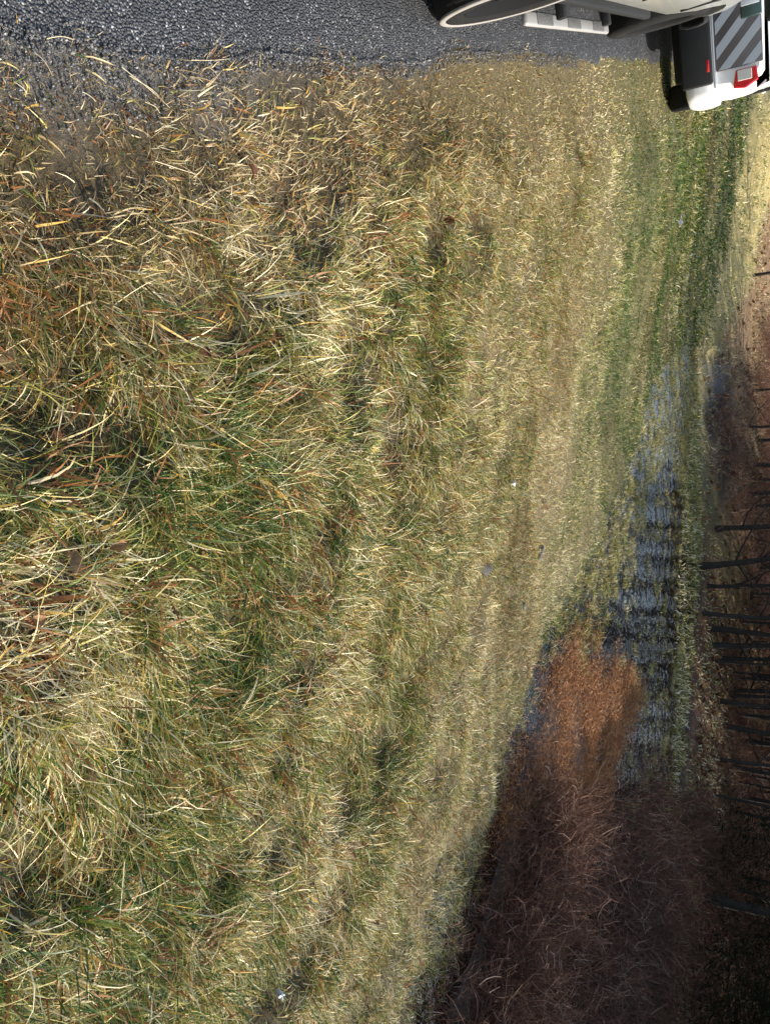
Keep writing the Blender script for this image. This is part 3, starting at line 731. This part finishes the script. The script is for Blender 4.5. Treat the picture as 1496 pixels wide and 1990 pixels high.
dusty = simple('dusty_rubber', (.24, .225, .21), .8, 0, .2, 0, .25, 9)  # pale grey rubber with the sun on the tyre edge painted in
def boxm(name, c, s, bev=.01, seg=2):
    bm = bmesh.new(); bmesh.ops.create_cube(bm, size=1)
    for v in bm.verts: v.co = Vector((v.co.x*s[0]+c[0], v.co.y*s[1]+c[1], v.co.z*s[2]+c[2]))
    if bev: bmesh.ops.bevel(bm, geom=bm.edges[:], offset=bev, segments=seg, affect='EDGES', profile=.5)
    me = bm_mesh(name, bm); me.shade_smooth(); return me
def prismm(name, pts, x0, x1, axis_='x', bev=0):
    """polygon extruded between two planes; pts are (a,b) in the other two axes"""
    bm = bmesh.new(); A = []; B = []
    for a, b in pts:
        f = (lambda x: (x, a, b)) if axis_ == 'x' else (lambda x: (a, x, b)) if axis_ == 'y' else (lambda x: (a, b, x))
        A.append(bm.verts.new(f(x0))); B.append(bm.verts.new(f(x1)))
    bm.faces.new(A); bm.faces.new(B[::-1]); n = len(A)
    for k in range(n): bm.faces.new((A[(k+1) % n], A[k], B[k], B[(k+1) % n]))
    bmesh.ops.recalc_face_normals(bm, faces=bm.faces[:])
    if bev: bmesh.ops.bevel(bm, geom=bm.edges[:], offset=bev, segments=2, affect='EDGES', profile=.5)
    return bm_mesh(name, bm)
def lathe(name, prof, seg=40):
    V = []; Q = []; n = len(prof)
    for s in range(seg):
        a = s/seg*2*math.pi
        for x, r in prof: V.append((x, r*math.cos(a), r*math.sin(a)))
    for s in range(seg):
        t = (s+1) % seg
        for k in range(n-1): Q.append((s*n+k, s*n+k+1, t*n+k+1, t*n+k))
    return mesh_np(name, V, [Q], None, True)
def wheel_meshes(r, wd):
    h = wd/2
    ty = lathe('tyre', [(-h*.8, r*.62), (-h, r*.70), (-h*1.02, r*.85), (-h*.9, r*.96), (-h*.7, r), (h*.7, r), (h*.9, r*.96), (h*1.02, r*.85), (h, r*.70), (h*.8, r*.62)])
    bm = bmesh.new(); me = lathe('rim', [(h*.2, 0.01), (h*.62, .02), (h*.66, r*.14), (h*.40, r*.18), (h*.30, r*.5), (h*.5, r*.585), (h*.94, r*.625), (h*.94, r*.66), (h*.8, r*.66), (-h*.8, r*.66), (-h*.8, r*.60), (-h*.2, .02)])
    bm.from_mesh(me)
    for k in range(5):
        a = k/5*2*math.pi
        b2 = bmesh.ops.create_cube(bm, size=1)
        for v in b2['verts']:
            x = v.co.x*h*.3+h*.62; rr = (v.co.y+.5)*r*.5+r*.12; tz = v.co.z*r*(.22 if v.co.y < 0 else .15)
            v.co = Vector((x-(.02 if v.co.y > 0 else 0), rr*math.cos(a)-tz*math.sin(a), rr*math.sin(a)+tz*math.cos(a)))
    return ty, bm_mesh('rim', bm)
def loft(name, st, close=True):
    n = len(st[0][1]); V = []; Q = []
    for y, ring in st:
        for x, z in ring: V.append((x, y, z))
    for s in range(len(st)-1):
        for k in range(n):
            k2 = (k+1) % n; Q.append((s*n+k, s*n+k2, (s+1)*n+k2, (s+1)*n+k))
    bm = bmesh.new(); vs = [bm.verts.new(v) for v in V]
    for q in Q: bm.faces.new([vs[i] for i in q])
    if close:
        bm.faces.new(vs[:n][::-1]); bm.faces.new(vs[-n:])
    bmesh.ops.recalc_face_normals(bm, faces=bm.faces[:])
    return bm
def mirror_ring(half): return half+[(-x, z) for x, z in half[::-1]]
def cut(me, cutters):
    o = bpy.data.objects.new('tmp', me); COL.objects.link(o); cs_ = []
    for c in cutters:
        q = bpy.data.objects.new('tmpc', c); COL.objects.link(q); cs_.append(q)
        b = o.modifiers.new('b', 'BOOLEAN'); b.operation = 'DIFFERENCE'; b.object = q; b.solver = 'EXACT'
    dg = bpy.context.evaluated_depsgraph_get(); r = bpy.data.meshes.new_from_object(o.evaluated_get(dg))
    for q in cs_+[o]: bpy.data.objects.remove(q)
    return r
def make_car(p):
    W, Lr, Lf, zb, zt, zr = p['w'], p['rear'], p['front'], p['zb'], p['zt'], p['zr']
    wr, ya, yf, paint = p['wr'], p['axle_r'], p['axle_f'], p['paint']
    root = empty('parked_car', p['loc'], p['label'], 'car')
    def half(w, b, t):
        return [(0, b), (w*.80, b), (w*.93, b+.03), (w*.975, b+.12), (w, b+.30), (w*.995, (b+t)/2+.10), (w*.97, t-.14), (w*.93, t-.03), (w*.88, t), (0, t+.015)]
    st = []
    hood = yf-.35; L_ = Lf-Lr
    for y in np.unique(np.concatenate([np.linspace(Lr, Lr+.35, 7), np.linspace(Lr+.35, Lf-.6, 22), np.linspace(Lf-.6, Lf, 9)])):
        dr, df = y-Lr, Lf-y
        wv = W*(1-.16*max(0, 1-dr/.34)**2.2-.22*max(0, 1-df/.60)**2.0)
        top = zt-.10*max(0, (y-hood)/(Lf-hood))**1.5-.20*max(0, 1-df/.30)**2 - .05*max(0, 1-dr/.12)**2
        b = zb+.10*max(0, 1-dr/.30)**1.5+.06*max(0, 1-df/.45)
        st.append((y, mirror_ring(half(wv, b, top))))
    me = bm_mesh('body', loft('body', st))
    cutters = []
    for yy in (ya, yf):
        for s in (1, -1):
            bm = bmesh.new(); bmesh.ops.create_cone(bm, cap_ends=True, segments=40, radius1=wr*1.19, radius2=wr*1.19, depth=.44)
            bmesh.ops.transform(bm, matrix=Matrix.Translation((s*(W-.12), yy, wr+.02)) @ Matrix.Rotation(math.pi/2, 4, 'Y'), verts=bm.verts)
            cutters.append(bm_mesh('c', bm))
    me = cut(me, cutters); me.materials.clear(); me.materials.append(paint)
    me.shade_smooth()
    ob = link('body', me, paint, root)
    es = ob.modifiers.new('split', 'EDGE_SPLIT'); es.split_angle = R(32)
    # cabin
    cr, cf = Lr+.06, hood+.15
    def cab(w0, w1, z0, z1): return [(0, z0), (w0, z0), (w0*.99, z0+.03), (w1*1.03, z1-.10), (w1*.96, z1-.02), (w1*.8, z1), (0, z1+.012)]
    cst = []
    rake_r, rake_f = p['rake_r'], p['rake_f']
    for y, k in ((cr, 0), (cr+rake_r*.5, .5), (cr+rake_r, .94), (cr+rake_r+.2, 1), ((cr+cf)/2, 1.0), (cf-rake_f-.15, .985), (cf-rake_f, .93), (cf-rake_f*.5, .48), (cf, 0.02)):
        h = (zr-zt)*max(k, .02); cst.append((y, mirror_ring(cab(W*.915, W*(.915-.15*k), zt-.005, zt+h))))
    link('cabin', bm_mesh('cabin', loft('cabin', cst)), paint, root)
    # glazing: slabs set a few millimetres proud of the cabin skin
    def slab(name, quad, th=.012):
        q = [Vector(a) for a in quad]; nrm = (q[1]-q[0]).cross(q[2]-q[0]).normalized(); c = sum(q, Vector())/4
        if nrm.dot(c-Vector((0, (cr+cf)/2, zt+.2))) < 0: nrm = -nrm
        bm = bmesh.new(); a = [bm.verts.new(v-nrm*.03) for v in q]; b = [bm.verts.new(v+nrm*th) for v in q]
        bm.faces.new(a[::-1]); bm.faces.new(b)
        for k in range(4): bm.faces.new((a[k], a[(k+1) % 4], b[(k+1) % 4], b[k]))
        bmesh.ops.recalc_face_normals(bm, faces=bm.faces[:]); bmesh.ops.bevel(bm, geom=bm.edges[:], offset=.006, segments=2, affect='EDGES')
        return link(name, bm_mesh(name, bm), glass, root)
    h = zr-zt
    def sx(t): return W*(.915*(1-t)*.99+t*.79)
    ys = [cr+rake_r*.9+.05, cr+rake_r+.62*(p.get('doors', 1)), (cr+cf)/2+.25, cf-rake_f-.02]
    for s in (1, -1):
        for k in range(3):
            y0, y1 = ys[k]+.035, ys[k+1]-.035
            ex0 = -.28*rake_r if k == 0 else 0; ex1 = .55*rake_f if k == 2 else 0
            slab('side_window', [(s*sx(.10), y0+ex0, zt+.10*h), (s*sx(.10), y1+ex1, zt+.10*h), (s*sx(.80), y1, zt+.80*h), (s*sx(.80), y0, zt+.80*h)])
    slab('rear_window', [(-W*.74, cr+rake_r*.14, zt+.13*h), (W*.74, cr+rake_r*.14, zt+.13*h), (W*.66, cr+rake_r*.80, zt+.76*h), (-W*.66, cr+rake_r*.80, zt+.76*h)], .02)
    slab('windscreen', [(-W*.80, cf-rake_f*.08, zt+.08*h), (W*.80, cf-rake_f*.08, zt+.08*h), (W*.68, cf-rake_f*.9, zt+.85*h), (-W*.68, cf-rake_f*.9, zt+.85*h)], .02)
    # wheels
    ty, rm = wheel_meshes(wr, .25)
    sh_ = lathe('lit_edge_band', [(.125*1.0, wr*.885), (.125*1.045, wr*.90), (.125*1.03, wr*.94), (.125*.99, wr*.968), (.125*.9, wr*.95)])  # added ring whose colour draws the sunlit edge of the rear tyres
    for yy in (ya, yf):
        for s in (1, -1):
            t = link('wheel', ty, rubber, root); t.location = (s*(W-.125), yy, wr); t.rotation_euler.z = 0 if s > 0 else math.pi
            r_ = link('rim', rm, p['rim'], t)
            if p.get('lit_shoulder') and yy == ya: link('lit_edge_band', sh_, dusty, t)
    link('floor_pan', boxm('floor_pan', (0, (ya+yf)/2-.05, zb-.06), (W*1.46, yf-ya+1.5, .22), .03), plastic, root)
    # bumpers
    def bumper(name, yend, sg, m, z0, z1, wrap):
        path = []
        for k in range(9):
            a = k/8*math.pi/2; path.append((W*.86+.13*W*math.sin(a)*1.0, yend-sg*.20*(1-math.cos(a))-sg*0))
        path = [(0, yend-.02*sg*0)]+path+[(W*1.0, yend-sg*wrap)]
        full = [(-x, y) for x, y in path[::-1][:-1]]+path
        ring = []
        bm = bmesh.new(); rows = []
        for off, z in ((-.05, z0), (.012, z0+.02), (.030, (z0*2+z1)/3), (.030, (z0+z1*2)/3), (.018, z1-.02), (-.05, z1)):
            row = []
            for k, (x, y) in enumerate(full):
                a = Vector(full[max(0, k-1)]); b = Vector(full[min(len(full)-1, k+1)]); t = (b-a).normalized(); nn = Vector((t.y, -t.x))*(1 if sg < 0 else -1)
                row.append(bm.verts.new((x+nn.x*off, y+nn.y*off, z)))
            rows.append(row)
        for a, b in zip(rows, rows[1:]):
            for k in range(len(full)-1): bm.faces.new((a[k], a[k+1], b[k+1], b[k]))
        bmesh.ops.recalc_face_normals(bm, faces=bm.faces[:])
        me = bm_mesh(name, bm); me.shade_smooth(); o = link(name, me, m, root)
        so_ = o.modifiers.new('thick', 'SOLIDIFY'); so_.thickness = .02; so_.offset = 0
        return o
    bumper('rear_bumper', Lr-.015, -1, p['bump'], p['bz'][0], p['bz'][1], p['wrap'])
    bumper('front_bumper', Lf+.005, 1, p['bump'], zb+.02, zb+.24, .34)
    # lamps, mirrors, handles
    for s in (1, -1):
        link('headlight', boxm('headlight', (s*W*.66, Lf-.16, zt-.30), (.30, .16, .14), .04), clearl, root)
        mi = link('side_mirror', boxm('side_mirror', (s*(W+.11), yf-.62, zt+.16), (.20, .10, .15), .035), plastic, root)
        link('mirror_arm', boxm('mirror_arm', (s*(W-.0), yf-.62, zt+.08), (.10, .06, .05), .012), plastic, mi)
        for yy in (ys[1]+.18, ys[2]+.18):
            link('door_handle', boxm('door_handle', (s*(W*1.0), yy, zt-.12), (.04, .20, .035), .012), paint, root)
        for yy in (ys[1]+.05, ys[2]+.02, ys[3]+.28):
            link('door_seam', boxm('door_seam', (s*(W*.992), yy, (zb+zt)/2+.10), (.03, .007, zt-zb-.30), .0), plastic, root)
    link('grille', boxm('grille', (0, Lf-.01, zt-.34), (W*1.0, .05, .17), .02), plastic, root)
    return root, W, Lr
def taillight(root, x, y, z, w_, h_, s, wedge_=.05):
    t = link('tail_light', prismm('tail_light', [(x-s*w_/2, z-h_/2+.03), (x+s*w_/2-s*.02, z-h_/2), (x+s*w_/2, z), (x+s*w_/2-s*wedge_, z+h_/2), (x-s*w_/2, z+h_/2-.01)], y-.03, y+.12, 'y', .012), redl, root)
    link('reverse_lens', prismm('reverse_lens', [(x-s*w_*.46, z-h_*.30), (x+s*w_*.08, z-h_*.30), (x+s*w_*.08, z+h_*.26), (x-s*w_*.46, z+h_*.26)], y-.038, y+.02, 'y', .006), clearl, t)
# silver car with the side step
A_, W_, _ = make_car(dict(w=.95, rear=-2.65, front=2.70, zb=.40, zt=1.08, zr=1.80, wr=.385, axle_r=-1.60, axle_f=1.72, paint=silver, rim=simple('black_steel', (.010, .010, .011), .9, 0, .1), lit_shoulder=True, loc=(-1.50, 5.65, 0), rake_r=.35, rake_f=.75,
                bump=plastic, bz=(.42, .66), wrap=.55, label='silver car with black rear bumper and a three tread side step on the asphalt'))
for s in (1, -1):
    taillight(A_, s*.80, -2.66, .95, .18, .34, s)
    stp = link('side_step', boxm('side_step', (s*.965, -.33, .262), (.070, 1.72, .034), .015, 3), stepm, A_)
    for yy in (-.90, -.33, .24):
        link('tread_pad', boxm('tread_pad', (s*.965, yy, .281), (.056, .27, .008), .005), tread, stp)
    for yy in (-.8, .2):
        link('step_bracket', boxm('step_bracket', (s*.87, yy, .34), (.22, .05, .05), .008), plastic, stp)
    link('rocker_trim', boxm('rocker_trim', (s*.895, .06, .405), (.07, 2.2, .06), .015), plastic, A_)
# white car with chevrons
B_, W_, LrB = make_car(dict(w=.88, rear=-2.3, front=2.35, zb=.36, zt=1.00, zr=1.72, wr=.35, axle_r=-1.30, axle_f=1.45, paint=white, rim=chrome, loc=(-.78, 11.2, 0), rake_r=.40, rake_f=.8,
                bump=white, bz=(.32, .575), wrap=.42, label='white car with grey diagonal chevron stripes across its rear door'))
for s in (1, -1):
    taillight(B_, s*.725, -2.285, .83, .165, .215, s)
    link('reflector', boxm('reflector', (s*.55, -2.388, .53), (.10, .015, .025), .005), redl, B_)
link('bumper_insert', boxm('bumper_insert', (0, -2.36, .43), (1.42, .05, .27), .02), plastic, B_)
# chevron field: a dark sheet with pale stripes laid on it, clipped to the panel
yb = -2.30
panel = link('stripe_panel', boxm('stripe_panel', (0, yb-.004, .785), (1.24, .03, .39), .008), s_dk, B_)
def clip(poly, x0, x1, z0, z1):
    for ax_, lim, sg in ((0, x0, 1), (0, x1, -1), (1, z0, 1), (1, z1, -1)):
        o_ = []
        for k in range(len(poly)):
            a, b = poly[k], poly[(k+1) % len(poly)]; ia = (a[ax_]-lim)*sg >= 0; ib = (b[ax_]-lim)*sg >= 0
            if ia: o_.append(a)
            if ia != ib:
                t = (lim-a[ax_])/(b[ax_]-a[ax_]); o_.append((a[0]+t*(b[0]-a[0]), a[1]+t*(b[1]-a[1])))
        poly = o_
        if not poly: return []
    return poly
for k in range(-4, 9):
    zc = .62+k*.20
    for s in (1, -1):
        poly = [(0, zc), (s*1.2, zc-1.2*1.0), (s*1.2, zc-1.2+.10), (0, zc+.10)]
        x0, x1 = (.003, .612) if s > 0 else (-.612, -.003)
        q = clip(poly, x0, x1, .600, .972)
        if len(q) > 2: link('chevron_stripe', prismm('chevron_stripe', q, yb-.023, yb-.010, 'y'), s_lt, panel)
link('plate_recess', boxm('plate_recess', (0, yb-.015, .90), (.50, .05, .17), .012), teal, B_)
link('licence_plate', boxm('licence_plate', (0, yb-.045, .895), (.31, .012, .15), .004), s_lt, B_)
link('tailgate_strip', boxm('tailgate_strip', (0, yb-.012, .578), (1.50, .05, .018), .004), chrome, B_)
